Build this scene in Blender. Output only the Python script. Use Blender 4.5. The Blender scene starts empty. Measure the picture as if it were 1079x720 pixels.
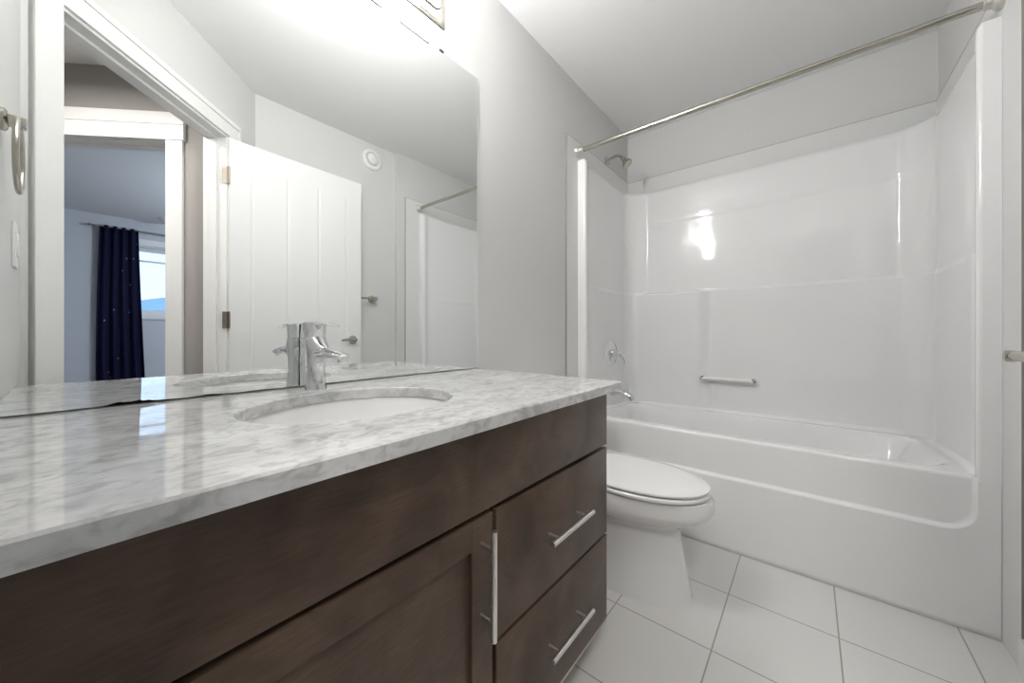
import bpy, bmesh, math, random
from mathutils import Vector, Matrix
random.seed(4)
S = bpy.context.scene
C = S.collection
R = math.radians

# ------------------------------------------------------------------ camera, world, exposure
cam = bpy.data.objects.new('camera', bpy.data.cameras.new('camera')); C.objects.link(cam)
cam.data.sensor_width = 36; cam.data.lens = 380 / 1079 * 36
cam.data.shift_y = -9 / 1079; cam.data.clip_start = .01; cam.data.clip_end = 2000
cam.location = (1.048, 0, .98); cam.rotation_euler = (R(90), 0, R(39.433))
S.camera = cam
S.view_settings.view_transform = 'Standard'; S.view_settings.look = 'None'
S.view_settings.gamma = 1; S.view_settings.use_curve_mapping = False
S.view_settings.exposure = 0.12
W = bpy.data.worlds.new('sky'); S.world = W; W.use_nodes = True
wn = W.node_tree; wn.nodes.clear()
tc = wn.nodes.new('ShaderNodeTexCoord'); sx = wn.nodes.new('ShaderNodeSeparateXYZ')
rp = wn.nodes.new('ShaderNodeValToRGB'); bg = wn.nodes.new('ShaderNodeBackground'); wo = wn.nodes.new('ShaderNodeOutputWorld')
wn.links.new(tc.outputs['Generated'], sx.inputs[0]); wn.links.new(sx.outputs['Z'], rp.inputs[0])
rp.color_ramp.elements[0].color = (.50, .68, .93, 1); rp.color_ramp.elements[0].position = .0
rp.color_ramp.elements[1].color = (.30, .52, .95, 1); rp.color_ramp.elements[1].position = .9
wn.links.new(rp.outputs[0], bg.inputs[0]); bg.inputs[1].default_value = 2.0
wn.links.new(bg.outputs[0], wo.inputs[0])
LAMP_GLOW = 12.0          # opal glass of the vanity light
HALL_W = 17; BED_W = 72; BULB_W = (.9, 2.6, 2.9); TUB_FILL_W = 9.5  # unseen lamps added in hall and bedroom, vanity light points, added tub fill

# ------------------------------------------------------------------ materials
def mat(name, col, rough=.5, metal=0, spec=.5, coat=0, emit=None, es=0):
    m = bpy.data.materials.new(name); m.use_nodes = True
    b = m.node_tree.nodes['Principled BSDF']
    b.inputs['Base Color'].default_value = (*col, 1); b.inputs['Roughness'].default_value = rough
    b.inputs['Metallic'].default_value = metal; b.inputs['Specular IOR Level'].default_value = spec
    b.inputs['Coat Weight'].default_value = coat; b.inputs['Coat Roughness'].default_value = .04
    if emit:
        b.inputs['Emission Color'].default_value = (*emit, 1); b.inputs['Emission Strength'].default_value = es
    return m
def nodes(m): return m.node_tree.nodes, m.node_tree.links, m.node_tree.nodes['Principled BSDF']
def noise_chain(m, scale, nscale, detail=4, rot=(0, 0, 0), dist=0):
    n, l, b = nodes(m)
    tc = n.new('ShaderNodeTexCoord'); mp = n.new('ShaderNodeMapping'); nz = n.new('ShaderNodeTexNoise')
    mp.inputs['Scale'].default_value = scale; mp.inputs['Rotation'].default_value = rot
    nz.inputs['Scale'].default_value = nscale; nz.inputs['Detail'].default_value = detail
    nz.inputs['Distortion'].default_value = dist
    l.new(tc.outputs['Object'], mp.inputs[0]); l.new(mp.outputs[0], nz.inputs['Vector'])
    return nz
def ramp(m, src, stops):
    n, l, b = nodes(m); r = n.new('ShaderNodeValToRGB')
    while len(r.color_ramp.elements) < len(stops): r.color_ramp.elements.new(.5)
    for e, (p, c) in zip(r.color_ramp.elements, stops): e.position = p; e.color = (*c, 1)
    l.new(src, r.inputs[0]); return r
def bump(m, src, strength, dist=.002):
    n, l, b = nodes(m); bp = n.new('ShaderNodeBump'); bp.inputs['Strength'].default_value = strength
    bp.inputs['Distance'].default_value = dist; l.new(src, bp.inputs['Height']); l.new(bp.outputs[0], b.inputs['Normal'])

def paint(name, col, rough=.6, bs=.15):
    m = mat(name, col, rough, spec=.3); nz = noise_chain(m, (1, 1, 1), 160, 3); bump(m, nz.outputs[0], bs, .001); return m
M = {}
M['wall'] = paint('wall_paint', (.66, .66, .65))
M['ceil'] = paint('ceiling_paint', (.86, .86, .855), .8, .3)
M['trim'] = mat('trim_paint', (.80, .80, .785), .35)
M['board'] = mat('board_paint', (.74, .74, .735), .35)
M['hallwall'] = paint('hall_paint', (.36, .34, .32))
M['bedwall'] = paint('bedroom_paint', (.56, .57, .60))
M['doorp'] = mat('door_paint', (.80, .80, .79), .4)
M['gap_line'] = mat('dark_gap_line', (.28, .26, .24), .7)
M['kickedge'] = mat('pale_board_edge', (.55, .51, .46), .6)
M['acrylic'] = mat('white_acrylic', (.87, .87, .87), .07, coat=.2)
M['china'] = mat('white_china', (.85, .85, .845), .08, coat=.4)
M['seat'] = mat('seat_plastic', (.86, .86, .86), .2)
M['chrome'] = mat('chrome', (.74, .75, .76), .05, 1)
M['nickel'] = mat('brushed_nickel', (.50, .475, .42), .22, 1)
M['satin'] = mat('satin_steel', (.80, .78, .75), .30, 1)
M['bronze'] = mat('dark_hinge_metal', (.26, .225, .19), .35, 1)
M['black'] = mat('black_plastic', (.02, .02, .02), .4)
M['dark'] = mat('edge_wear', (.20, .155, .125), .6)
M['plastic'] = mat('white_plastic', (.82, .82, .81), .3)
M['opal'] = mat('opal_glass', (.9, .9, .9), .3, emit=(1, .99, .975), es=LAMP_GLOW)
M['opal2'] = mat('opal_dome', (.9, .9, .9), .3, emit=(.9, .95, 1), es=.45)
M['mirror'] = mat('mirror_silver', (.93, .945, .94), 0.0, 1)
M['mirror_edge'] = mat('mirror_glass_edge', (.80, .82, .80), .2)
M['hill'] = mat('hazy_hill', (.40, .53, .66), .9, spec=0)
M['carpet'] = mat('carpet', (.35, .33, .31), .95, spec=.1)
nz = noise_chain(M['carpet'], (1, 1, 1), 300, 2); bump(M['carpet'], nz.outputs[0], .5, .004)
# dark stained wood
m = M['wood'] = mat('dark_stained_wood', (.07, .045, .034), .40, spec=.35, coat=.04)
n, l, b = nodes(m)
nz = noise_chain(m, (2.5, 2.5, 2.5), 3.2, 5, dist=.6); r1 = ramp(m, nz.outputs[0], [(.3, (.056, .035, .024)), (.7, (.126, .083, .057))])
ng = noise_chain(m, (260, 24, 260), 1.0, 3); mx = n.new('ShaderNodeMix'); mx.data_type = 'RGBA'; mx.blend_type = 'MULTIPLY'
rg = ramp(m, ng.outputs[0], [(.3, (.82, .82, .82)), (.7, (1.1, 1.1, 1.1))]); mx.inputs['Factor'].default_value = 1
l.new(r1.outputs[0], mx.inputs['A']); l.new(rg.outputs[0], mx.inputs['B']); l.new(mx.outputs['Result'], b.inputs['Base Color'])
# grey and white marble
m = M['marble'] = mat('grey_white_marble', (.7, .7, .7), .018, coat=.0)
n, l, b = nodes(m)
na = noise_chain(m, (8, 3.2, 8), 1.6, 12, rot=(.15, .1, .32), dist=.8)
na.inputs['Roughness'].default_value = .60
ra = ramp(m, na.outputs[0], [(.28, (.47, .47, .47)), (.43, (.57, .57, .567)), (.56, (.66, .66, .657)), (.74, (.73, .73, .727))])
nb = noise_chain(m, (1, .7, 1), 42, 9, rot=(.1, .2, .5), dist=1.3)
rb = ramp(m, nb.outputs[0], [(.36, (.66, .66, .655)), (.50, (.92, .92, .92)), (.64, (1, 1, 1))])
mx = n.new('ShaderNodeMix'); mx.data_type = 'RGBA'; mx.blend_type = 'MULTIPLY'; mx.inputs['Factor'].default_value = .8
l.new(ra.outputs[0], mx.inputs['A']); l.new(rb.outputs[0], mx.inputs['B']); l.new(mx.outputs['Result'], b.inputs['Base Color'])
# floor tiles, 30.8 cm squares with grey grout
m = M['tile'] = mat('white_floor_tile', (.72, .715, .70), .3)
n, l, b = nodes(m)
tc = n.new('ShaderNodeTexCoord'); mp = n.new('ShaderNodeMapping'); br = n.new('ShaderNodeTexBrick')
mp.inputs['Location'].default_value = (-.201, -.008, 0)
br.offset = 0; br.squash = 1; br.inputs['Scale'].default_value = 1
br.inputs['Brick Width'].default_value = .3075; br.inputs['Row Height'].default_value = .3105
br.inputs['Mortar Size'].default_value = .0022; br.inputs['Mortar Smooth'].default_value = .1
br.inputs['Color1'].default_value = (.74, .735, .72, 1); br.inputs['Color2'].default_value = (.72, .715, .70, 1)
br.inputs['Mortar'].default_value = (.38, .34, .31, 1)
l.new(tc.outputs['Object'], mp.inputs[0]); l.new(mp.outputs[0], br.inputs['Vector'])
l.new(br.outputs['Color'], b.inputs['Base Color'])
nt = noise_chain(m, (30, 2.5, 1), 3, 3); mm = n.new('ShaderNodeMath'); mm.operation = 'MULTIPLY_ADD'
l.new(nt.outputs[0], mm.inputs[0]); mm.inputs[1].default_value = .12; l.new(br.outputs['Fac'], mm.inputs[2])
bp = n.new('ShaderNodeBump'); bp.invert = True; bp.inputs['Strength'].default_value = .5; bp.inputs['Distance'].default_value = .002
l.new(mm.outputs[0], bp.inputs['Height']); l.new(bp.outputs[0], b.inputs['Normal'])
# navy cloth with sparse pale specks
m = M['navy'] = mat('navy_cloth', (.005, .006, .028), .75, spec=.2)
n, l, b = nodes(m)
tc = n.new('ShaderNodeTexCoord'); vo = n.new('ShaderNodeTexVoronoi'); vo.inputs['Scale'].default_value = 9
l.new(tc.outputs['Object'], vo.inputs['Vector'])
rv = ramp(m, vo.outputs['Distance'], [(.0, (.5, .5, .6)), (.055, (.5, .5, .6)), (.07, (.005, .006, .028))]); l.new(rv.outputs[0], b.inputs['Base Color'])
m = M['shade'] = bpy.data.materials.new('translucent_shade'); m.use_nodes = True; nn = m.node_tree.nodes; ll = m.node_tree.links; nn.clear()
o_ = nn.new('ShaderNodeOutputMaterial'); t_ = nn.new('ShaderNodeBsdfTranslucent'); g_ = nn.new('ShaderNodeBsdfDiffuse'); x_ = nn.new('ShaderNodeMixShader')
t_.inputs[0].default_value = (.95, .95, .95, 1); g_.inputs[0].default_value = (.85, .85, .85, 1); x_.inputs[0].default_value = .3
ll.new(t_.outputs[0], x_.inputs[1]); ll.new(g_.outputs[0], x_.inputs[2]); ll.new(x_.outputs[0], o_.inputs[0])
# window pane
m = M['glass'] = bpy.data.materials.new('window_glass'); m.use_nodes = True; nn = m.node_tree.nodes; ll = m.node_tree.links; nn.clear()
o_ = nn.new('ShaderNodeOutputMaterial'); t_ = nn.new('ShaderNodeBsdfTransparent'); g_ = nn.new('ShaderNodeBsdfGlossy'); f_ = nn.new('ShaderNodeFresnel'); x_ = nn.new('ShaderNodeMixShader')
g_.inputs['Roughness'].default_value = .02; ll.new(f_.outputs[0], x_.inputs[0]); ll.new(t_.outputs[0], x_.inputs[1]); ll.new(g_.outputs[0], x_.inputs[2]); ll.new(x_.outputs[0], o_.inputs[0])

# ------------------------------------------------------------------ helpers
def obj(name, bm, m, parent=None, smooth=False, loc=None):
    bmesh.ops.recalc_face_normals(bm, faces=bm.faces)
    me = bpy.data.meshes.new(name); bm.to_mesh(me); bm.free()
    me.materials.append(m)
    if smooth:
        for p in me.polygons: p.use_smooth = True
        me.set_sharp_from_angle(angle=R(38))
    o = bpy.data.objects.new(name, me); C.objects.link(o)
    if parent:
        o.parent = parent; o.matrix_parent_inverse = parent.matrix_world.inverted() if False else Matrix.Translation(-Vector(parent.location)) if not parent.get('_rot') else Matrix()
    return o
def thing(name, label, cat, loc=(0, 0, 0), group=None):
    o = bpy.data.objects.new(name, None); C.objects.link(o); o.location = loc; o.empty_display_size = .05
    o['label'] = label; o['category'] = cat
    if group: o['group'] = group
    return o
def tag(o, label, cat, group=None):
    o['label'] = label; o['category'] = cat
    if group: o['group'] = group
    return o
def struct(name, bm, m, label=None, cat=None, smooth=False):
    o = obj(name, bm, m, None, smooth); o['kind'] = 'structure'
    if label: o['label'] = label
    if cat: o['category'] = cat
    return o
def child(name, bm, m, parent, smooth=False, label=None):
    """mesh given in world coordinates, parented without moving"""
    o = obj(name, bm, m, None, smooth)
    o.parent = parent
    t = Vector(parent.location); q = parent.parent
    while q: t = t + Vector(q.location); q = q.parent
    o.data.transform(Matrix.Translation(-t))
    if label: o['label'] = label
    return o
def box(bm, x0, x1, y0, y1, z0, z1, bev=0):
    g = bmesh.ops.create_cube(bm, size=1)
    for v in g['verts']:
        v.co = Vector(((x0 + x1) / 2 + v.co.x * (x1 - x0), (y0 + y1) / 2 + v.co.y * (y1 - y0), (z0 + z1) / 2 + v.co.z * (z1 - z0)))
    if bev:
        es = {e for v in g['verts'] for e in v.link_edges}
        bmesh.ops.bevel(bm, geom=list(es), offset=bev, segments=2, affect='EDGES', profile=.6)
    return bm
def B(x0, x1, y0, y1, z0, z1, bev=0): return box(bmesh.new(), x0, x1, y0, y1, z0, z1, bev)
def prism(bm, pts, z0, z1):
    a = [bm.verts.new((x, y, z0)) for x, y in pts]; b = [bm.verts.new((x, y, z1)) for x, y in pts]
    bm.faces.new(a[::-1]); bm.faces.new(b)
    for i in range(len(pts)):
        j = (i + 1) % len(pts); bm.faces.new((a[i], a[j], b[j], b[i]))
    return bm
def grid(bm, rows, closed=False):
    vs = [[bm.verts.new(p) for p in r] for r in rows]
    n = len(rows[0])
    for i in range(len(vs) - 1):
        for j in range(n if closed else n - 1):
            k = (j + 1) % n
            try: bm.faces.new((vs[i][j], vs[i][k], vs[i + 1][k], vs[i + 1][j]))
            except ValueError: pass
    return vs
def loft(bm, rings, cap=True):
    vs = grid(bm, rings, True)
    if cap:
        bm.faces.new(vs[0][::-1]); bm.faces.new(vs[-1])
    return bm
def tube(bm, path, rad, seg=16, closed=False, flat=1.0):
    """sweep a circle along path; rad float or list"""
    P = [Vector(p) for p in path]; n = len(P); rings = []
    up = Vector((0, 0, 1)); t0 = (P[1] - P[0]).normalized()
    if abs(t0.dot(up)) > .95: up = Vector((0, 1, 0))
    nrm = (up - t0 * up.dot(t0)).normalized()
    for i in range(n):
        if closed: t = (P[(i + 1) % n] - P[i - 1]).normalized()
        else: t = (P[min(i + 1, n - 1)] - P[max(i - 1, 0)]).normalized()
        nrm = (nrm - t * nrm.dot(t)).normalized(); bn = t.cross(nrm)
        r = rad[i] if isinstance(rad, (list, tuple)) else rad
        if not isinstance(r, (list, tuple)): r = (r * flat, r)
        rings.append([P[i] + nrm * math.cos(a) * r[0] + bn * math.sin(a) * r[1] for a in [2 * math.pi * k / seg for k in range(seg)]])
    if closed:
        rings.append(rings[0]); vs = grid(bm, rings, True); bmesh.ops.remove_doubles(bm, verts=bm.verts, dist=1e-6)
    else: loft(bm, rings)
    return bm
def lathe(bm, prof, org, axis=(0, 0, 1), seg=40):
    """prof: list of (radius, height) along axis"""
    ax = Vector(axis).normalized(); q = Vector((0, 0, 1)).rotation_difference(ax); rings = []
    for r, h in prof:
        r = max(r, 1e-5)
        rings.append([Vector(org) + q @ Vector((r * math.cos(2 * math.pi * k / seg), r * math.sin(2 * math.pi * k / seg), h)) for k in range(seg)])
    return loft(bm, rings)
def bez(p0, p1, p2, p3, n=12):
    p0, p1, p2, p3 = map(Vector, (p0, p1, p2, p3)); out = []
    for i in range(n + 1):
        t = i / n; out.append(p0 * (1 - t) ** 3 + p1 * 3 * t * (1 - t) ** 2 + p2 * 3 * t * t * (1 - t) + p3 * t ** 3)
    return out
def sm(x): x = max(0, min(1, x)); return x * x * (3 - 2 * x)
def seg_wall(bm, a, b, th, z0, z1, openings=()):
    """wall from a to b in plan, thickness th to the right of a->b, openings (s0,s1,z0,z1)"""
    a = Vector(a); b = Vector(b); d = (b - a); L = d.length; d.normalize(); nr = Vector((d.y, -d.x)) * th
    def blk(s0, s1, q0, q1):
        if s1 - s0 < 1e-4 or q1 - q0 < 1e-4: return
        p = a + d * s0; q = a + d * s1
        prism(bm, [p, q, q + nr, p + nr], q0, q1)
    s = 0
    for (o0, o1, c0, c1) in sorted(openings):
        blk(s, o0, z0, z1); blk(o0, o1, z0, c0); blk(o0, o1, c1, z1); s = o1
    blk(s, L, z0, z1); return bm

# ------------------------------------------------------------------ the bathroom shell
H = 2.437; D7 = math.sqrt(.5)
YL, XR, XA, YJ, YB = -.10, 1.565, 1.53, 1.66, 2.64
K = .862                                   # the slanted entry wall runs along x - y = K
c0 = (K + YL, YL); c1 = (XR, XR - K)       # its two room corners
TH = .115
def E(s, off=0):                            # point on the entry wall, off > 0 towards the hall
    return Vector((c0[0] + s * D7 + off * D7, c0[1] + s * D7 - off * D7))
S0, S1 = .094, .897                          # door opening along it
DH = 2.05
Q0 = (XR - K, 0)
struct('floor', prism(bmesh.new(), [(-.1, YL - .1), (c0[0] + .06, YL - .1), E(.0, TH), E(1.128, TH), (XR + .1, YB + .1), (-.1, YB + .1)], -.08, 0), M['tile'], 'white square tiled bathroom floor', 'floor')
struct('ceiling', prism(bmesh.new(), [(-.1, -2.6), (5.9, -2.6), (5.9, 3), (-.1, 3)], H, H + .1), M['ceil'], 'smooth white ceiling', 'ceiling')
struct('wall_left', B(-.1, 0, YL - .1, YB + .1, 0, H), M['wall'], 'light grey wall behind the mirror', 'wall')
struct('wall_back', B(0, XR + .1, YB, YB + .1, 0, H), M['wall'], 'grey wall above the back of the tub', 'wall')
struct('wall_front', prism(bmesh.new(), [(0, YL - .1), (c0[0] + .0414 , YL - .1), c0, (0, YL)], 0, H), M['wall'], 'short grey wall with the towel ring', 'wall')
bm = bmesh.new(); prism(bm, [(XR, c1[1]), (XR, YJ), (XA, YJ), (XA, YB), (XR + .1, YB), (XR + .1, c1[1] + .05)], 0, H)
struct('wall_right', bm, M['wall'], 'grey wall behind the open door', 'wall')
L1 = (Vector(c1) - Vector(c0)).length
bm = seg_wall(bmesh.new(), c0, c1, TH / 1, 0, H, [(S0, S1, 0, DH)])
struct('wall_entry', bm, M['wall'], 'slanted grey wall holding the bathroom doorway', 'wall')

def pr(s0, s1, o0, o1, z0, z1, bm=None):
    bm = bm or bmesh.new(); prism(bm, [E(s0, o0), E(s1, o0), E(s1, o1), E(s0, o1)], z0, z1); return bm
# jamb lining with door stop, then casings both sides
bm = pr(S0, S0 + .016, -.001, TH + .001, 0, DH); pr(S1 - .016, S1, -.001, TH + .001, 0, DH, bm); pr(S0, S1, -.001, TH + .001, DH - .016, DH, bm)
pr(S0 + .016, S0 + .027, .045, .08, 0, DH - .016, bm); pr(S1 - .027, S1 - .016, .045, .08, 0, DH - .016, bm); pr(S0 + .016, S1 - .016, .045, .08, DH - .027, DH - .016, bm)
struct('trim_1', bm, M['trim'], 'white door jamb lining with stop', 'trim')
def casing(s0, s1, o0, o1, zt, w):
    bm = bmesh.new(); ob = o1
    def strip(a0, a1, z0, z1): pr(a0, a1, min(o0, o1), max(o0, o1), z0, z1, bm)
    strip(s0 - w, s0 + .006, 0, zt); strip(s1 - .006, s1 + w, 0, zt); strip(s0 - w, s1 + w, zt, zt + w + .006)
    e = .006 * (1 if o1 > o0 else -1)
    pr(s0 - w, s0 - w + .016, min(o0, o1 + e), max(o0, o1 + e), 0, zt + w, bm); pr(s1 + w - .016, s1 + w, min(o0, o1 + e), max(o0, o1 + e), 0, zt + w, bm)
    pr(s0 - w, s1 + w, min(o0, o1 + e), max(o0, o1 + e), zt + w - .01, zt + w + .012, bm)
    return bm
struct('trim_2', casing(S0, S1, 0, -.014, DH - .006, .075), M['trim'], 'white stepped casing round the bathroom doorway', 'trim')

# ------------------------------------------------------------------ hall and bedroom beyond the doorway
SW = .967                                    # the bedroom wall starts here and runs away from the entry wall
def Hh(s, q): return E(s, TH + q)            # q metres out into the hall
bm = bmesh.new()
prism(bm, [Hh(SW, 0), Hh(SW, .0) + (Hh(SW, 1) - Hh(SW, 0)) * .155, Hh(SW + TH, .155), Hh(SW + TH, 0)], 0, H)
prism(bm, [Hh(SW, .238), Hh(SW, 1.0), Hh(SW + TH, 1.0), Hh(SW + TH, .238)], DH, H)
prism(bm, [Hh(SW, .155), Hh(SW, .238), Hh(SW + TH, .238), Hh(SW + TH, .155)], 0, H)
prism(bm, [Hh(SW, 1.0), Hh(SW, 1.3), Hh(SW + TH, 1.3), Hh(SW + TH, 1.0)], 0, H)
struct('wall_hall', bm, M['hallwall'], 'grey hall wall around the bedroom doorway', 'wall')
bm = bmesh.new()
prism(bm, [Hh(-1.6, 1.2), Hh(SW, 1.2), Hh(SW, 1.3), Hh(-1.6, 1.3)], 0, H)
prism(bm, [Hh(-1.6, -.05), Hh(-1.6, 1.3), Hh(-1.7, 1.3), Hh(-1.7, -.05)], 0, H)
prism(bm, [Hh(-1.6, 0), E(-.02, TH), E(-.02, TH - .06), Hh(-1.6, -.06)], 0, H)
struct('wall_passage', bm, M['hallwall'], 'grey hall walls behind the camera', 'wall')
def hb(s0, s1, q0, q1, z0, z1, bm):
    prism(bm, [Hh(s0, q0), Hh(s1, q0), Hh(s1, q1), Hh(s0, q1)], z0, z1)
bm = bmesh.new()
hb(SW - .015, SW, .160, .243, 0, DH + .01, bm); hb(SW - .015, SW, .995, 1.08, 0, DH + .01, bm)
hb(SW - .019, SW, .150, 1.09, DH - .008, DH + .14, bm); 
hb(SW - .022, SW, .148, 1.09, DH + .075, DH + .14, bm)
hb(SW, SW + TH, .238, .252, 0, DH, bm); hb(SW, SW + TH, .986, 1.0, 0, DH, bm); hb(SW, SW + TH, .238, 1.0, DH - .014, DH, bm)
hb(SW + .05, SW + .085, .252, .263, 0, DH - .014, bm); hb(SW + .05, SW + .085, .252, .986, DH - .026, DH - .014, bm)
struct('trim_3', bm, M['trim'], 'white casing with tall header round the bedroom doorway', 'trim')
struct('floor_hall', prism(bmesh.new(), [(-.3, -2.6), (5.9, -2.6), (5.9, 3), (1.67, 3), E(1.2, TH), E(-.02, TH), (c0[0] + .06, YL - .105), (-.3, YL - .105)], -.08, -.001), M['carpet'], 'taupe carpet in the hall and bedroom', 'floor')
XF = 5.68
WY0, WY1, WZ0, WZ1 = .44, 2.0, 1.235, 2.12
bm = bmesh.new()
box(bm, XF, XF + .15, -2.5, WY0, 0, H); box(bm, XF, XF + .15, WY1, 2.9, 0, H)
box(bm, XF, XF + .15, WY0, WY1, 0, WZ0); box(bm, XF, XF + .15, WY0, WY1, WZ1, H)
struct('wall_window', bm, M['bedwall'], 'far bedroom wall with the window', 'wall')
bm = bmesh.new(); box(bm, 1.66, XF, 2.75, 2.9, 0, H); box(bm, 2.6, XF, -2.5, -2.35, 0, H)
p0 = Hh(SW + TH, 0); pj = Hh(SW + TH, 1.3)
prism(bm, [(pj.x, pj.y), (pj.x, -2.4), (pj.x - .1, -2.4), (pj.x - .1, pj.y)], 0, H)
prism(bm, [(1.66, .55), (1.72, .55), (1.72, 2.8), (1.66, 2.8)], 0, H)
struct('wall_bedroom', bm, M['bedwall'], 'blue grey bedroom side walls', 'wall')
wf = bmesh.new()
def ring_frame(bm, x0, x1, y0, y1, z0, z1, w):
    box(bm, x0, x1, y0, y0 + w, z0, z1); box(bm, x0, x1, y1 - w, y1, z0, z1)
    box(bm, x0, x1, y0 + w, y1 - w, z0, z0 + w); box(bm, x0, x1, y0 + w, y1 - w, z1 - w, z1)
ring_frame(wf, XF - .018, XF, WY0 - .07, WY1 + .07, WZ0 - .075, WZ1 + .08, .075)
ring_frame(wf, XF, XF + .12, WY0, WY1, WZ0, WZ1, .012)
ring_frame(wf, XF + .05, XF + .10, WY0 + .012, WY1 - .012, WZ0 + .012, WZ1 - .012, .035)
box(wf, XF + .05, XF + .10, (WY0 + WY1) / 2 - .025, (WY0 + WY1) / 2 + .025, WZ0 + .06, WZ1 - .06)
box(wf, XF + .055, XF + .09, WY0 + .04, WY1 - .04, 1.915, 1.94)
ww = struct('window_1', wf, M['trim'], 'white bedroom window beside the navy curtain', 'window')
bm = bmesh.new(); box(bm, XF + .036, XF + .040, WY0 + .02, WY1 - .02, 2.055, WZ1 - .02); box(bm, XF + .03, XF + .045, WY0 + .02, WY1 - .02, 2.045, 2.057)
child('blind', bm, M['shade'], ww, label='white blind pulled up to the window top')
child('pane', B(XF + .070, XF + .076, WY0 + .04, WY1 - .04, WZ0 + .04, WZ1 - .04), M['glass'], ww)
# far hills outside
bm = bmesh.new(); rows = []
for i in range(0, 81):
    y = -150 + i * 10
    h = 29 + 9 * math.exp(-((y - 62) / 30) ** 2) + 1.2 * math.sin(i * .9) + 8 * math.exp(-((y - 330) / 60) ** 2)
    rows.append([(500 - 60, y, -6), (500, y, h * .8), (520, y, h), (700, y, -6)])
grid(bm, rows)
hl = struct('hills', bm, M['hill'], 'hazy blue hills outside the bedroom window', 'hill', True)

# curtain and its rod
bm = bmesh.new(); rows = []
for i in range(0, 34):
    z = 2.30 - i * (2.30 - .06) / 33; r = []
    t = i / 33; y0 = .20 - .03 * math.sin(t * 2); y1 = .53 + .07 * t ** 1.2
    for j in range(0, 73):
        u = j / 72; r.append((XF - .075 + .024 * math.sin(u * 2 * math.pi * 4.5 + .6 * math.sin(t * 3)) * (1 - .25 * math.sin(t * 5)), y0 + (y1 - y0) * u, z))
    rows.append(r)
grid(bm, rows)
cu = obj('curtain', bm, M['navy'], None, True); md = cu.modifiers.new('thick', 'SOLIDIFY'); md.thickness = .003
tag(cu, 'navy blue curtain hanging beside the bedroom window', 'curtain')
cr = thing('curtain_rod', 'thin metal curtain rod above the bedroom window', 'curtain rod', (XF - .075, 0, 2.29))
child('rod', tube(bmesh.new(), [(XF - .075, .13, 2.285), (XF - .075, 2.3, 2.285)], .009), M['nickel'], cr, True)
for yy in (.16, 2.25): child('bracket', tube(bmesh.new(), [(XF - .075, yy, 2.285), (XF, yy, 2.285)], .006), M['nickel'], cr, True)
child('finial', lathe(bmesh.new(), [(.0, -.03), (.012, -.022), (.016, -.008), (.009, 0)], (XF - .075, .13, 2.285), (0, 1, 0)), M['nickel'], cr, True)
bl = thing('unlit_dome', 'small white round unlit light fixture on the bedroom ceiling', 'ceiling fixture', (5.3, .75, H))  # unlit round light fixture; the bedroom's light comes from the added lamp below
child('base', lathe(bmesh.new(), [(.10, -.012), (.11, -.008), (.11, 0)], (5.3, .78, H)), M['plastic'], bl, True)
child('dome', lathe(bmesh.new(), [(0, -.05), (.05, -.048), (.085, -.035), (.10, -.012)], (5.3, .78, H)), M['plastic'], bl, True)
bl = thing('bedroom_fill_light', 'added white domed fill light on the bedroom ceiling, out of view', 'fill light', (3.6, 1.7, H))  # added out of view to brighten the bedroom
child('base', lathe(bmesh.new(), [(.14, -.02), (.15, -.015), (.15, 0)], (3.6, 1.7, H)), M['plastic'], bl, True)
child('dome', lathe(bmesh.new(), [(0, -.08), (.06, -.075), (.11, -.055), (.135, -.02)], (3.6, 1.7, H)), M['opal2'], bl, True)
ld = bpy.data.lights.new('bedroom_fill_glow', 'POINT'); ld.energy = BED_W; ld.color = (.76, .86, 1); ld.shadow_soft_size = .1
lo = bpy.data.objects.new('bedroom_fill_glow', ld); C.objects.link(lo); lo.parent = bl; lo.location = (0, 0, -.22)
hl_ = thing('hall_fill_light', 'added white domed fill light on the hall ceiling, out of view', 'fill light', (*Hh(.3, .55), H), None)  # added unseen lamp, fills the bathroom through the doorway
p = Hh(.3, .55)
child('base', lathe(bmesh.new(), [(.14, -.02), (.15, -.015), (.15, 0)], (p.x, p.y, H)), M['plastic'], hl_, True)
child('dome', lathe(bmesh.new(), [(0, -.08), (.06, -.075), (.11, -.055), (.135, -.02)], (p.x, p.y, H)), M['opal2'], hl_, True)
ld = bpy.data.lights.new('hall_fill_glow', 'AREA'); ld.energy = HALL_W; ld.color = (1, .96, .92); ld.shape = 'DISK'; ld.size = .35
lo = bpy.data.objects.new('hall_fill_glow', ld); C.objects.link(lo); lo.parent = hl_; lo.location = (0, 0, -.1)

# baseboards
def bb(name, bm, lab): struct(name, bm, M['trim'], lab, 'baseboard')
bb('baseboard_left', B(0, .014, 1.03, 1.742, 0, .10, .003), 'white baseboard behind the toilet')
bm = B(XR - .014, XR, c1[1] + .02, YJ, 0, .10, .003); box(bm, XA - .014, XR - .014, YJ - .014, YJ, 0, .10); box(bm, XA - .014, XA, YJ, 1.732, 0, .10)
bb('baseboard_right', bm, 'white baseboard on the wall beside the tub')

# ------------------------------------------------------------------ door (opened against the right wall)
dr = bpy.data.objects.new('door_1', None); C.objects.link(dr); dr['kind'] = 'structure'; dr['label'] = 'white plank panel door standing open'; dr['category'] = 'door'
hp = E(S1 - .014, -.006)
DW = .762
ang = math.atan2(.045, 1)                      # a touch past parallel with the mirror wall
dr.location = (hp.x - .004, hp.y + .005, 0); dr.rotation_euler = (0, 0, -ang)
def dchild(name, bm, m, par=dr, smooth=False):
    o = obj(name, bm, m, None, smooth); o.parent = par; return o
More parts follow.
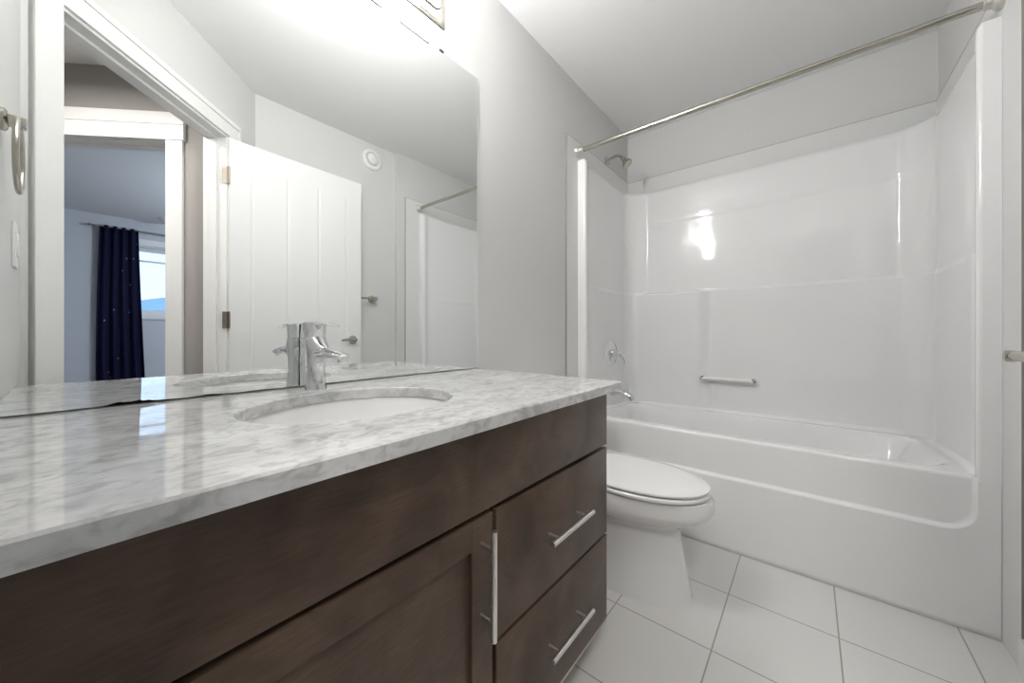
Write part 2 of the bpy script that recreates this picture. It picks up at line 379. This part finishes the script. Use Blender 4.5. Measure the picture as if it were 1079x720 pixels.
# local: +y along the door, -x faces the mirror
bm = bmesh.new()
ys = [(0, 0)]
for g in (.108, .29, .472, .654): ys += [(g - .009, 0), (g - .003, 1), (g + .003, 1), (g + .009, 0)]
ys += [(DW, 0)]
zs = [(.010, 0), (.20, 0), (.215, 1), (1.90, 1), (1.915, 0), (2.034, 0)]
rows = [[(.0018 * d * e, y, z) for y, d in ys] for z, e in zs]
f = grid(bm, rows); rows2 = [[(.035 - .0018 * d * e, y, z) for y, d in ys] for z, e in zs]; g2 = grid(bm, rows2)
nY = len(ys) - 1; nZ = len(zs) - 1
for i in range(nZ):
    bm.faces.new((f[i][0], f[i + 1][0], g2[i + 1][0], g2[i][0])); bm.faces.new((f[i][nY], f[i + 1][nY], g2[i + 1][nY], g2[i][nY]))
for j in range(nY):
    bm.faces.new((f[0][j], f[0][j + 1], g2[0][j + 1], g2[0][j])); bm.faces.new((f[nZ][j], f[nZ][j + 1], g2[nZ][j + 1], g2[nZ][j]))
slab = dchild('door_panel', bm, M['doorp'])
hy, hz = DW - .062, .932
for sgn, xf in ((-1, 0), (1, .035)):
    bm = bmesh.new()
    lathe(bm, [(.031, 0), (.031, .004), (.027, .009), (.012, .011), (.0105, .030), (.012, .034), (.012, .044), (.009, .047), (0, .047)], (xf, hy, hz), (sgn, 0, 0), 28)
    x = xf + sgn * .039
    tube(bm, bez((x, hy + .006, hz), (x, hy - .03, hz + .002), (x, hy - .06, hz + .004), (x, hy - .1, hz - .002), 8), [(.009, .006)] * 3 + [(.009, .0055)] * 3 + [(.0085, .005), (.008, .0045), (.006, .004)], 12)
    dchild('door_handle', bm, M['nickel'], dr, True)
for i, z in enumerate((1.83, 1.05, .25)):
    bm = B(-.001, .0015, -.03, .002, z - .045, z + .045); tube(bm, [(-.004, -.003, z - .046), (-.004, -.003, z + .046)], .0055, 10)
    box(bm, -.003, -.001, .0, .004, z - .045, z + .045)
    dchild('hinge', bm, M['bronze'], dr, True)

# ------------------------------------------------------------------ vanity cabinet
VX = .562; VF = .581; VY1 = 1.015
vc = thing('vanity_cabinet', 'dark brown wood bathroom vanity cabinet under the marble countertop', 'cabinet', (.3, .45, 0))
bm = bmesh.new()
box(bm, .012, VX, VY1 - .018, VY1, .12, .811); box(bm, .012, VX - .06, VY1 - .018, VY1, 0, .12); box(bm, .012, VX, YL + .003, YL + .02, 0, .811)
box(bm, .012, VX, YL + .02, VY1 - .018, .12, .138); box(bm, .012, .02, YL + .02, VY1 - .018, .138, .811)
box(bm, VX - .018, VX, YL + .02, VY1 - .018, .138, .16); box(bm, VX - .018, VX, YL + .02, VY1 - .018, .62, .811)
box(bm, VX - .018, VX, .497, .535, .16, .62); box(bm, VX - .018, VX, .535, VY1 - .018, .36, .40)
box(bm, VX - .018, VX, VY1 - .04, VY1 - .018, .16, .62); box(bm, .05, VX - .018, .508, .524, .138, .62)
child('carcass', bm, M['wood'], vc)
child('bottom_edge', B(VX - .05, VF - .001, YL + .02, VY1, .1195, .1255), M['kickedge'], vc, label='pale strip under the drawer fronts')
child('toe_kick', B(VX - .075, VX - .06, YL + .02, VY1 - .018, 0, .12), M['wood'], vc)
child('false_front', B(VX + .001, VF, YL + .006, VY1, .648, .797, .0015), M['wood'], vc, True)
# shaker door: frame pieces and recessed panel in one mesh
bm = bmesh.new(); y0, y1, z0, z1, w = YL + .006, .509, .128, .638, .054
box(bm, VX + .001, VF, y0, y0 + w, z0, z1, .001); box(bm, VX + .001, VF, y1 - w, y1, z0, z1, .001)
box(bm, VX + .001, VF, y0 + w, y1 - w, z0, z0 + w, .001); box(bm, VX + .001, VF, y0 + w, y1 - w, z1 - w, z1, .001)
box(bm, VX + .001, VF - .009, y0 + w - .004, y1 - w + .004, z0 + w - .004, z1 - w + .004)
vd = child('door', bm, M['wood'], vc)
def pull(parent, a, b, pa, pb):
    bm = tube(bmesh.new(), [a, b], .0062, 14)
    for q in (pa, pb): tube(bm, [(VF, q[1], q[2]), (a[0], q[1], q[2])], .0045, 10)
    return child('handle', bm, M['satin'], parent, True, 'brushed steel bar handle')
HX = .612
pull(vd, (HX, .479, .426), (HX, .479, .624), (0, .479, .459), (0, .479, .590))
for z0, z1 in ((.385, .638), (.128, .377)):
    d = child('drawer', B(VX + .001, VF, .520, VY1, z0, z1, .0015), M['wood'], vc, True)
    zz = (z0 + z1) / 2
    pull(d, (HX, .672, zz), (HX, .866, zz), (0, .704, zz), (0, .834, zz))

# ------------------------------------------------------------------ countertop with oval cut-out
SXc, SYc, SA, SB = .312, .384, .173, .209
X0, X1, Y0, Y1, Z0, Z1 = .001, .618, YL + .001, 1.040, .811, .836
def edge_pt(a, ins=0):
    dx, dy = math.cos(a), math.sin(a); x0, x1, y0, y1 = X0 + ins, X1 - ins, Y0 + ins, Y1 - ins
    t = min([k for k in ((x1 - SXc) / dx if dx > 1e-9 else 9, (x0 - SXc) / dx if dx < -1e-9 else 9, (y1 - SYc) / dy if dy > 1e-9 else 9, (y0 - SYc) / dy if dy < -1e-9 else 9)])
    return SXc + dx * t, SYc + dy * t
angs = sorted([2 * math.pi * k / 96 for k in range(96)] + [math.atan2(y - SYc, x - SXc) % (2 * math.pi) for x in (X0, X1) for y in (Y0, Y1)])
def ell(a, g=0):
    r = 1 / math.hypot(math.cos(a) / (SA + g), math.sin(a) / (SB + g)); return SXc + r * math.cos(a), SYc + r * math.sin(a)
rings = []
for f_, z, g in (('o', Z0, 0), ('o', Z1 - .003, 0), ('i', Z1, .003), ('e', Z1, .0025), ('e', Z1 - .0025, 0), ('e', Z0, 0), ('o', Z0, 0)):
    if f_ == 'e': rings.append([(*ell(a, g), z) for a in angs])
    else:
        r = []
        for a in angs:
            x, y = edge_pt(a); 
            if f_ == 'i': x = min(max(x, X0), X1 - g); y = min(max(y, Y0), Y1 - g)
            r.append((x, y, z))
        rings.append(r)
bm = bmesh.new(); grid(bm, rings, True); bmesh.ops.remove_doubles(bm, verts=bm.verts, dist=1e-6)
ct = obj('countertop', bm, M['marble']); tag(ct, 'grey and white veined marble countertop with an oval sink opening', 'countertop')
# undermount bowl
sk = thing('sink', 'white oval undermount sink set below the marble countertop', 'sink', (SXc, SYc, .66))
bm = bmesh.new(); rings = []
def er(ka, z): return [(SXc + (SA + ka) * math.cos(a), SYc + (SB + ka) * math.sin(a), z) for a in [2 * math.pi * k / 72 for k in range(72)]]
prof = [(.022, .8095), (.006, .8095), (.002, .803), (0, .79), (-.012, .745), (-.035, .705), (-.07, .68), (-.12, .668), (-.15, .665)]
out = [(-.15, .655), (-.12, .656), (-.062, .67), (-.027, .70), (-.003, .745), (.010, .79), (.022, .80)]
loft(bm, [er(k, z) for k, z in prof + out] + [er(.022, .8095)], False); bmesh.ops.remove_doubles(bm, verts=bm.verts, dist=1e-6)
child('bowl', bm, M['china'], sk, True)
child('drain', lathe(bmesh.new(), [(.0, 0), (.026, 0), (.03, .003), (.026, .005), (.012, .003), (.0, .004)], (SXc, SYc, .664)), M['chrome'], sk, True)

# ------------------------------------------------------------------ faucet
fa = thing('faucet', 'chrome single lever faucet behind the sink, against the mirror', 'faucet', (.072, .397, .836))
FX, FY = .072, .397
bm = bmesh.new(); rings = []
def fring(cx, cz, rx, ry, tilt, n=32, back=None):   # ring in a plane tilted about y
    o = []
    for k in range(n):
        a = 2 * math.pi * k / n; u = rx * math.cos(a)
        if back and u < 0: u = back * math.cos(a)
        o.append((cx + u * math.cos(tilt), FY + ry * math.sin(a), cz - u * math.sin(tilt)))
    return o
for z, bk, fr, ry in ((.836, .027, .028, .0255), (.839, .0265, .0275, .025), (.85, .025, .0265, .0235), (.88, .023, .027, .0205), (.900, .023, .032, .020), (.914, .0235, .041, .020), (.925, .0245, .056, .0205), (.934, .0255, .068, .021), (.943, .026, .060, .0215), (.952, .026, .044, .023), (.960, .026, .031, .0235), (.966, .0245, .0245, .0235), (.970, .021, .021, .021)):
    rings.append(fring(FX - .004, z, fr, ry, 0, 32, bk))
loft(bm, rings)
rings = []
for cx, cz, rx, ry, t in ((.03, .930, .014, .019, 1.35), (.06, .931, .0135, .0205, 1.45), (.09, .9305, .0115, .0195, 1.50), (.12, .927, .0098, .018, 1.65), (.142, .924, .009, .016, 1.7), (.152, .9225, .005, .012, 1.7)):
    rings.append(fring(FX + cx, cz, rx, ry, t))
loft(bm, rings)
child('body', bm, M['chrome'], fa, True)
bm = bmesh.new()
lathe(bm, [(.023, 0), (.0245, .004), (.0265, .03), (.0285, .036), (.029, .039), (.024, .041), (0, .0415)], (FX - .009, FY, .967), (-.06, 0, 1), 32)
rings = []
for cx, cz, rx, ry in ((.01, 1.003, .004, .018), (.035, 1.0035, .0035, .017), (.06, 1.003, .003, .014), (.085, 1.001, .0028, .0115), (.108, .997, .0026, .010), (.114, .9955, .0015, .007)):
    rings.append(fring(FX + cx, cz, rx, ry, 1.5))
loft(bm, rings)
child('lever', bm, M['chrome'], fa, True)
child('aerator', lathe(bmesh.new(), [(.0, -.004), (.0085, -.004), (.0095, .004)], (FX + .137, FY, .915)), M['satin'], fa, True)

# ------------------------------------------------------------------ mirror
MY0, MY1, MZ0, MZ1 = YL + .004, 1.050, .8385, 2.018
mi = thing('wall_mirror', 'large frameless mirror on the wall above the marble countertop', 'mirror', (.003, .47, MZ0))
bm = bmesh.new(); box(bm, .0005, .0045, MY0, MY1, MZ0, MZ1)
child('backing', bm, M['mirror_edge'], mi)
bm = B(.0045, .0055, MY0 + .001, MY1 - .006, MZ0 + .0012, MZ1 - .001)
child('glass', bm, M['mirror'], mi)
# dark worn silvering along the bottom edge
bm = bmesh.new(); lo_, hi_ = [], []
rr = random.Random(7); n = 260
for i in range(n + 1):
    y = MY0 + (MY1 - MY0) * i / n
    h = .0010 + .0002 * rr.random()
    for c, w, a in ((.055, .012, .0045), (.085, .02, .0050), (.125, .02, .0012), (.195, .02, .003), (.29, .02, .001), (.75, .012, .0012)):
        h += a * math.exp(-((y - c) / w) ** 2) * (.75 + .5 * rr.random())
    lo_.append((.0058, y, MZ0)); hi_.append((.0058, y, MZ0 + h))
grid(bm, [lo_, hi_]); bmesh.ops.solidify(bm, geom=bm.faces[:], thickness=.0003)
child('worn_edge', bm, M['dark'], mi, label='dark worn silvering along the bottom edge')
for yy in (.86, .10): child('clip', B(.0045, .008, yy - .009, yy + .009, MZ1 - .004, MZ1 + .003), M['black'], mi)

# ------------------------------------------------------------------ vanity light above the mirror
vl = thing('vanity_light', 'brushed nickel vanity light with glowing opal glass above the mirror', 'wall light', (0, .39, 2.12))
LY0, LY1, LZ0, LZ1 = -.04, .838, 2.052, 2.19
def rrect(y0, y1, z0, z1, r, x, n=8):
    o = []
    for cy, cz, a0 in ((y1 - r, z1 - r, 0), (y0 + r, z1 - r, 90), (y0 + r, z0 + r, 180), (y1 - r, z0 + r, 270)):
        for k in range(n + 1):
            a = R(a0 + 90 * k / n); o.append((x, cy + r * math.cos(a), cz + r * math.sin(a)))
    return o
ins = lambda d: (LY0 + d, LY1 - d, LZ0 + d, LZ1 - d)
child('backplate', loft(bmesh.new(), [rrect(*ins(.012), .02, .0005), rrect(*ins(.012), .02, .006)]), M['nickel'], vl, True)
bm = bmesh.new()
loft(bm, [rrect(*ins(.004), .006, .006), rrect(*ins(.004), .006, .044), rrect(*ins(.022), .03, .045), rrect(*ins(.026), .03, .058), rrect(*ins(.04), .02, .066), rrect(*ins(.055), .01, .068)])
child('diffuser', bm, M['opal'], vl, True)
bm = bmesh.new(); o_ = [rrect(*ins(0), .006, .0455), rrect(*ins(0), .006, .052), rrect(*ins(.002), .006, .054), rrect(*ins(.018), .03, .054), rrect(*ins(.020), .03, .052), rrect(*ins(.020), .03, .0455), rrect(*ins(0), .006, .0455)]
grid(bm, o_, True); bmesh.ops.remove_doubles(bm, verts=bm.verts, dist=1e-6)
child('bezel', bm, M['nickel'], vl, True)
bm = bmesh.new(); pth = rrect(LY0 + .032, LY1 - .032, LZ0 + .034, LZ1 - .034, .03, .066)
tube(bm, pth, .005, 10, True)
for yy in (.08, .70): tube(bm, [(.054, yy, LZ0 + .016), (.066, yy, LZ0 + .034)], .003, 8)
child('trim_ring', bm, M['nickel'], vl, True)
for wt, yy in zip(BULB_W, (.10, .39, .72)):
    ld = bpy.data.lights.new('bulb_glow', 'POINT'); ld.energy = wt; ld.color = (1, .99, .975); ld.shadow_soft_size = .032
    lo = bpy.data.objects.new('bulb_glow', ld); C.objects.link(lo); lo.parent = vl; lo.location = (.115, yy - .39, 0)

ld = bpy.data.lights.new('tub_fill_glow', 'AREA'); ld.energy = TUB_FILL_W; ld.color = (1, .99, .975); ld.shape = 'RECTANGLE'; ld.size = .09; ld.size_y = .55  # added area light before the vanity light, aimed to brighten the tub
lo = bpy.data.objects.new('tub_fill_glow', ld); C.objects.link(lo); lo.parent = vl; lo.location = (.13, .16, 0)
lo.rotation_euler = Vector((-.60, -.76, -.15)).to_track_quat('Z', 'Y').to_euler()
# ------------------------------------------------------------------ towel ring, switch
tr = thing('towel_ring', 'brushed nickel towel ring on the short wall beside the mirror', 'towel ring', (.30, YL, 1.44))
bm = bmesh.new(); lathe(bm, [(.024, 0), (.024, .006), (.019, .010), (.0, .011)], (.30, YL, 1.44), (0, 1, 0), 28)
box(bm, .288, .312, YL, YL + .035, 1.429, 1.451, .003)
child('post', bm, M['nickel'], tr, True)
bm = bmesh.new(); pth = [(.30 + .072 * math.sin(2 * math.pi * k / 48), YL + .024, 1.367 + .076 * math.cos(2 * math.pi * k / 48)) for k in range(48)]
tube(bm, pth, [(.0068, .0052)] * 48, 12, True); child('ring', bm, M['nickel'], tr, True)
ls = thing('light_switch', 'white light switch plate on the short wall by the doorway', 'light switch', (.56, YL, 1.208))
child('plate', B(.525, .595, YL, YL + .006, 1.150, 1.266, .002), M['plastic'], ls, True)
bm = B(.545, .575, YL + .006, YL + .010, 1.178, 1.238, .001)
child('rocker', bm, M['plastic'], ls, True)

# towel bar and round vent on the right wall
tb = thing('towel_bar', 'brushed nickel towel bar on the wall behind the open door', 'towel bar', (XR, 1.2, 1.24))
child('bar', tube(bmesh.new(), [(XR - .062, .90, 1.24), (XR - .062, 1.465, 1.24)], .008, 14), M['nickel'], tb, True)
for yy in (.915, 1.455):
    child('post', lathe(bmesh.new(), [(.028, 0), (.028, .006), (.016, .012), (.011, .03), (.012, .052), (.017, .06), (.015, .072), (0, .074)], (XR, yy, 1.24), (-1, 0, 0), 28), M['nickel'], tb, True)
av = thing('air_vent', 'round white air vent high on the wall above the open door', 'air vent', (XR, 1.46, 2.315))
child('collar', lathe(bmesh.new(), [(.078, 0), (.078, .010), (.070, .016), (.055, .018), (.050, .012), (.050, .004), (.0, .004)], (XR, 1.46, 2.315), (-1, 0, 0), 48), M['plastic'], av, True)
child('disc', lathe(bmesh.new(), [(.0, .004), (.030, .004), (.042, .018), (.042, .022), (.030, .028), (.0, .030)], (XR, 1.46, 2.315), (-1, 0, 0), 48), M['plastic'], av, True)

# ------------------------------------------------------------------ backing boards round the alcove
bm = bmesh.new(); BT = 2.095
box(bm, 0, .008, 1.745, YB, 0, BT); box(bm, XA - .008, XA, 1.735, YB, 0, BT); box(bm, .008, XA - .008, YB - .008, YB, 0, BT)
struct('trim_4', bm, M['board'], 'flat painted board strip around the tub surround', 'trim')
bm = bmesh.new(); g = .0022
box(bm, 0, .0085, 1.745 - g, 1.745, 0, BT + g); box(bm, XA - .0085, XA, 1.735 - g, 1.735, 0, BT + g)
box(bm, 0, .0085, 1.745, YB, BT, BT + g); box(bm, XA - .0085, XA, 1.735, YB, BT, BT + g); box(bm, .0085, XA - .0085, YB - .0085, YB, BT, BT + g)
struct('trim_5', bm, M['gap_line'], 'thin grey strip painting the shaded gap along the board edge', 'trim')  # dark strip paints the shade of the gap round the boards

# ------------------------------------------------------------------ tub and surround, one moulded unit
tu = thing('bathtub', 'white one piece bathtub and shower surround filling the alcove', 'bathtub', (.76, 2.25, 0))
a0, a1, yb, yf, RC = .030, 1.500, 2.612, 1.868, .135
path = [(.0085, yf), (.030, yf), (.044, yf), (.046, yf), (.053, yf + .002), (.057, yf + .007), (.058, yf + .016), (.056, yf + .03), (.050, yf + .045), (.040, yf + .058), (.032, yf + .075), (a0, yf + .10)]
k = yf + .115
while k < yb - RC: path.append((a0, k)); k += .022
for i in range(0, 17):
    a = R(180 - 90 * i / 16); path.append((a0 + RC + RC * math.cos(a), yb - RC + RC * math.sin(a)))
k = a0 + RC + .009
left = list(path); mid = []
while k < a1 - RC: mid.append((k, yb)); k += .0095
path = left + mid + [(a0 + a1 - x, y) for x, y in reversed(left)]
def ss(a, b, x): return sm((x - a) / (b - a))
def relief(x, y, z):
    back = ss(2.52, 2.60, y)
    low = 1 - ss(1.248, 1.268, z)
    d = .006 * low
    d += back * low * .034 * (1 - ss(.478, .574, x)) * ss(.05, .14, x)
    d += back * low * .010 * ss(.55, .6, x) * (1 - ss(1.36, 1.42, x))
    d += .004 * ss(1.735, 1.765, z + .01 * math.sin(x * 4)) * back
    d += back * .007 * (1 - ss(.125, .155, x) * (1 - ss(1.395, 1.425, x))) * (1 - low)
    d += .006 * ss(.62, .50, z) if False else 0
    return d
zs = [.0]
zlow = .478
zlist = [zlow + (1.985 - zlow) * i / 118 for i in range(119)]
zlist = sorted(set([0, .16, .32, .46] + zlist + [1.248 + .0025 * i for i in range(9)]))
def nrm(i):
    p = path[max(i - 1, 0)]; q = path[min(i + 1, len(path) - 1)]
    d = Vector((q[0] - p[0], q[1] - p[1])).normalized(); return Vector((d.y, -d.x))   # inward (towards the bather)
bm = bmesh.new(); rows = []
N = [nrm(i) for i in range(len(path))]
for z in zlist:
    r = []
    for i, (x, y) in enumerate(path):
        e = relief(x, y, z) if y > yf + .09 else 0
        e *= ss(yf + .09, yf + .16, y) if y < yf + .17 else 1
        rc = .008 * (1 - min(1, (1.985 - z) / .008)) ** 2
        r.append((x + N[i].x * (e - rc), y + N[i].y * (e - rc) if y > yf + .02 else y, z))
    rows.append(r)
top = []
for i, (x, y) in enumerate(path):
    if y < yf + .02: ox, oy = (.0085 if x < .7 else XA - .0085), y + .02
    elif x < a0 + RC * .3 or (x < .7 and y < yb - RC): ox, oy = .0085, y
    elif x > a1 - RC * .3 or (x > .7 and y < yb - RC): ox, oy = XA - .0085, y
    else: ox, oy = x, YB - .0085
    top.append((ox, oy, 1.985))
rows.append(top); rows.append([(x, y, 0) for x, y, z in top])
grid(bm, rows); child('surround', bm, M['acrylic'], tu, True)
# front skirt: recessed band under the rim with rounded lower corners
bm = bmesh.new(); rows = []
def sd_rr(x, z, x0, x1, z0, z1, r):
    cx, cz = (x0 + x1) / 2, (z0 + z1) / 2; qx = abs(x - cx) - (x1 - x0) / 2 + r; qz = abs(z - cz) - (z1 - z0) / 2 + r
    return math.hypot(max(qx, 0), max(qz, 0)) + min(max(qx, qz), 0) - r
RIM = .505
xs = [.0086 + (XA - .0172) * i / 480 for i in range(481)]
zz = [0] + [.02 + i * .02 for i in range(14)] + [.30 + .003 * i for i in range(0, 66)]
def yfront(x, z):
    d = sd_rr(x, z, .058, 1.474, .322, .90, .08)
    return yf + .019 * sm(-d / .010) - .0006
for z in zz:
    rows.append([(x, yfront(x, z), z) for x in xs])
def rimw(x): return ss(.050, .066, x) * (1 - ss(1.458, 1.474, x))
for dy, z in ((.001, .499), (.003, .5025), (.007, .5045), (.013, RIM), (.035, RIM), (.050, RIM - .0006)):
    rows.append([(x, yfront(x, .495) + dy * 1, z) for x in xs])
rows = [r for r in rows]
grid(bm, rows)
# column fronts above the rim are part of the surround; thicken the skirt backwards
sk_ = child('skirt', bm, M['acrylic'], tu, True)
if sum(p.normal.y for p in sk_.data.polygons) > 0: sk_.data.flip_normals()
md = sk_.modifiers.new('thick', 'SOLIDIFY'); md.thickness = .004; md.offset = -1
# column foot pieces either side (behind skirt top, from rim height up)
bm = bmesh.new()
bx0, bx1, by0, by1 = .030, 1.500, 1.905, 2.612
rows = []; ny, nx = 90, 170
for j in range(ny + 1):
    y = by0 + (by1 - by0) * j / ny; r = []
    for i in range(nx + 1):
        x = bx0 + (bx1 - bx0) * i / nx
        d = -sd_rr(x, y, .085, 1.445, 1.945, 2.545, .11)
        w = .085 + .16 * ss(1.05, 1.40, x)
        rim = RIM - .022 * ss(1.97, 2.5, y)
        z = rim - .37 * ss(0, w, d) ** .85 if d > 0 else rim
        db = min(yb - relief(x, 2.612, .47) - y, x - a0 - .006, a1 - .006 - x)
        z += .016 * max(0, 1 - max(db, 0) / .018) ** 2 - (.0012 if y < 1.915 else 0)
        r.append((x, y, z))
    rows.append(r)
grid(bm, rows); sk_ = child('basin', bm, M['acrylic'], tu, True)
if sum(p.normal.z for p in sk_.data.polygons) < 0: sk_.data.flip_normals()
md = sk_.modifiers.new('thick', 'SOLIDIFY'); md.thickness = .005; md.offset = -1
child('overflow_cover', lathe(bmesh.new(), [(.033, 0), (.033, .006), (.028, .011), (0, .013)], (.122, 2.25, .40), (1, 0, .25), 30), M['chrome'], tu, True)
child('drain', lathe(bmesh.new(), [(.03, 0), (.032, .003), (.025, .005), (0, .004)], (.33, 2.25, .137), (0, 0, 1), 30), M['chrome'], tu, True)

gb = thing('grab_bar', 'white grab bar with chrome ends on the back tub wall', 'grab bar', (.66, yb, .69))
child('bar', tube(bmesh.new(), [(.52, 2.555, .692), (.795, 2.555, .692)], .0115, 16), M['acrylic'], gb, True)
for xx in (.522, .795):
    child('post', lathe(bmesh.new(), [(.016, 0), (.015, .03), (.0125, .048), (.0125, .066), (0, .067)], (xx, 2.612, .692), (0, -1, 0), 20), M['chrome'], gb, True)

# valve, spout, shower head on the mirror-side wall
PX = a0 + .006
sv = thing('shower_valve', 'round chrome shower valve with lever handle on the tub end wall', 'shower valve', (PX, 2.27, .845))
bm = lathe(bmesh.new(), [(.086, 0), (.086, .004), (.080, .009), (.055, .012), (.03, .014), (.03, .016), (0, .016)], (PX - .004, 2.27, .845), (1, 0, 0), 48)
child('escutcheon', bm, M['chrome'], sv, True)
bm = lathe(bmesh.new(), [(.026, .012), (.024, .04), (.022, .055), (.016, .06), (0, .061)], (PX - .002, 2.27, .845), (1, 0, 0), 30)
tube(bm, bez((PX + .045, 2.27, .845), (PX + .06, 2.30, .835), (PX + .066, 2.325, .815), (PX + .066, 2.335, .775), 8), [.011, .011, .0105, .010, .0095, .009, .0085, .008, .006], 12)
child('handle', bm, M['chrome'], sv, True)
ts = thing('tub_spout', 'chrome tub spout with diverter knob below the shower valve', 'tub spout', (a0, 2.27, .575))
bm = tube(bmesh.new(), [(a0 - .002, 2.27, .588), (a0 + .03, 2.27, .589), (a0 + .07, 2.27, .588), (a0 + .105, 2.27, .582), (a0 + .128, 2.27, .572), (a0 + .14, 2.27, .556), (a0 + .142, 2.27, .545)], [.024, .025, .0245, .024, .0235, .021, .019], 24)
child('spout', bm, M['chrome'], ts, True)
child('diverter_knob', lathe(bmesh.new(), [(.004, 0), (.004, .018), (.009, .022), (.009, .03), (0, .032)], (a0 + .118, 2.27, .597), (.2, 0, 1), 18), M['chrome'], ts, True)
sh = thing('wall_shower', 'brushed nickel shower head on a bent arm above the tub', 'shower head', (0, 2.27, 2.12))
child('escutcheon', lathe(bmesh.new(), [(.029, 0), (.029, .003), (.022, .010), (.012, .014), (0, .014)], (.001, 2.27, 2.13), (1, 0, 0), 32), M['nickel'], sh, True)
ap = bez((.004, 2.27, 2.13), (.07, 2.27, 2.155), (.09, 2.27, 2.15), (.115, 2.27, 2.115), 12)
child('arm', tube(bmesh.new(), ap, .0085, 14), M['nickel'], sh, True)
child('head', lathe(bmesh.new(), [(.010, -.005), (.014, .0), (.015, .012), (.012, .020), (.020, .032), (.031, .050), (.033, .060), (.029, .064), (.022, .062), (0, .062)], (.112, 2.27, 2.119), (.58, 0, -.8), 32), M['nickel'], sh, True)

rd = thing('shower_rod', 'straight brushed nickel shower curtain rod across the tub alcove', 'shower rod', (.76, 1.865, 2.03))
child('rod', tube(bmesh.new(), [(.02, 1.862, 2.035), (XA - .02, 1.862, 2.035)], .0127, 20), M['nickel'], rd, True)
for xx, sg in ((.008, 1), (XA - .008, -1)):
    child('end_flange', lathe(bmesh.new(), [(.030, 0), (.030, .006), (.026, .014), (.018, .022), (.016, .04), (.0135, .041)], (xx, 1.862, 2.035), (sg, 0, 0), 30), M['satin'], rd, True)

# ------------------------------------------------------------------ toilet
to = thing('toilet', 'white toilet with closed lid between the vanity cabinet and the tub', 'toilet', (.4, 1.44, 0))
TY = 1.44
def sec(xb, xf, hw, z, n=56, eb=3.2, ef=2.1, xc=None):
    o = []; xc = xc if xc is not None else xb + (xf - xb) * .45
    for k in range(n):
        a = 2 * math.pi * k / n; c, s = math.cos(a), math.sin(a); e = ef if c > 0 else eb
        q = (abs(c) ** e + abs(s) ** e) ** (-1 / e)
        ax = (xf - xc) if c > 0 else (xc - xb)
        o.append((xc + ax * q * c, TY + hw * q * s, z))
    return o
bm = bmesh.new()
loft(bm, [sec(.15, .720, .142, 0), sec(.15, .718, .141, .01), sec(.16, .706, .132, .07), sec(.16, .692, .123, .14), sec(.16, .680, .117, .21), sec(.15, .676, .116, .245),
          sec(.13, .688, .124, .262), sec(.10, .720, .148, .280), sec(.08, .757, .170, .300), sec(.06, .778, .182, .316), sec(.055, .786, .187, .326), sec(.05, .790, .189, .335), sec(.05, .790, .188, .374), sec(.05, .784, .185, .384), sec(.06, .765, .17, .388)])
child('bowl', bm, M['china'], to, True)
bm = bmesh.new(); loft(bm, [sec(.27, .770, .178, .389, eb=2.6), sec(.268, .778, .184, .393, eb=2.6), sec(.268, .778, .184, .401, eb=2.6), sec(.27, .772, .18, .405, eb=2.6)])
child('seat', bm, M['seat'], to, True)
bm = bmesh.new(); loft(bm, [sec(.262, .768, .176, .4085, eb=2.8), sec(.26, .776, .182, .412, eb=2.8), sec(.26, .776, .182, .418, eb=2.8), sec(.265, .765, .174, .4245, eb=2.8), sec(.29, .72, .14, .427, eb=2.8), sec(.36, .6, .07, .428, eb=2.4)])
child('lid', bm, M['seat'], to, True)
for s in (-1, 1): child('hinge', B(.235, .268, TY + s * .07 - .02, TY + s * .07 + .02, .388, .418, .005), M['seat'], to, True)
def rr(x0, x1, y0, y1, z, r=.035, n=6):
    o = []
    for cx, cy, a0_ in ((x1 - r, y1 - r, 0), (x0 + r, y1 - r, 90), (x0 + r, y0 + r, 180), (x1 - r, y0 + r, 270)):
        for k in range(n + 1): a = R(a0_ + 90 * k / n); o.append((cx + r * math.cos(a), cy + r * math.sin(a), z))
    return o
bm = bmesh.new(); loft(bm, [rr(.04, .195, TY - .18, TY + .18, .385), rr(.025, .215, TY - .205, TY + .205, .41), rr(.02, .22, TY - .215, TY + .215, .70)])
child('tank', bm, M['china'], to, True)
bm = bmesh.new(); loft(bm, [rr(.016, .228, TY - .222, TY + .222, .701), rr(.016, .228, TY - .222, TY + .222, .725), rr(.022, .22, TY - .215, TY + .215, .733)])
child('tank_lid', bm, M['china'], to, True)
bm = lathe(bmesh.new(), [(.012, 0), (.012, .014), (0, .015)], (.2195, TY - .15, .655), (1, 0, 0), 16); tube(bm, [(.231, TY - .15, .655), (.236, TY - .08, .648)], .0055, 10)
child('flush_lever', bm, M['chrome'], to, True)
for s in (-1, 1): child('bolt_cap', lathe(bmesh.new(), [(.014, 0), (.013, .012), (.006, .019), (0, .02)], (.32, TY + s * .155, .0), (0, 0, 1), 18), M['china'], to, True)
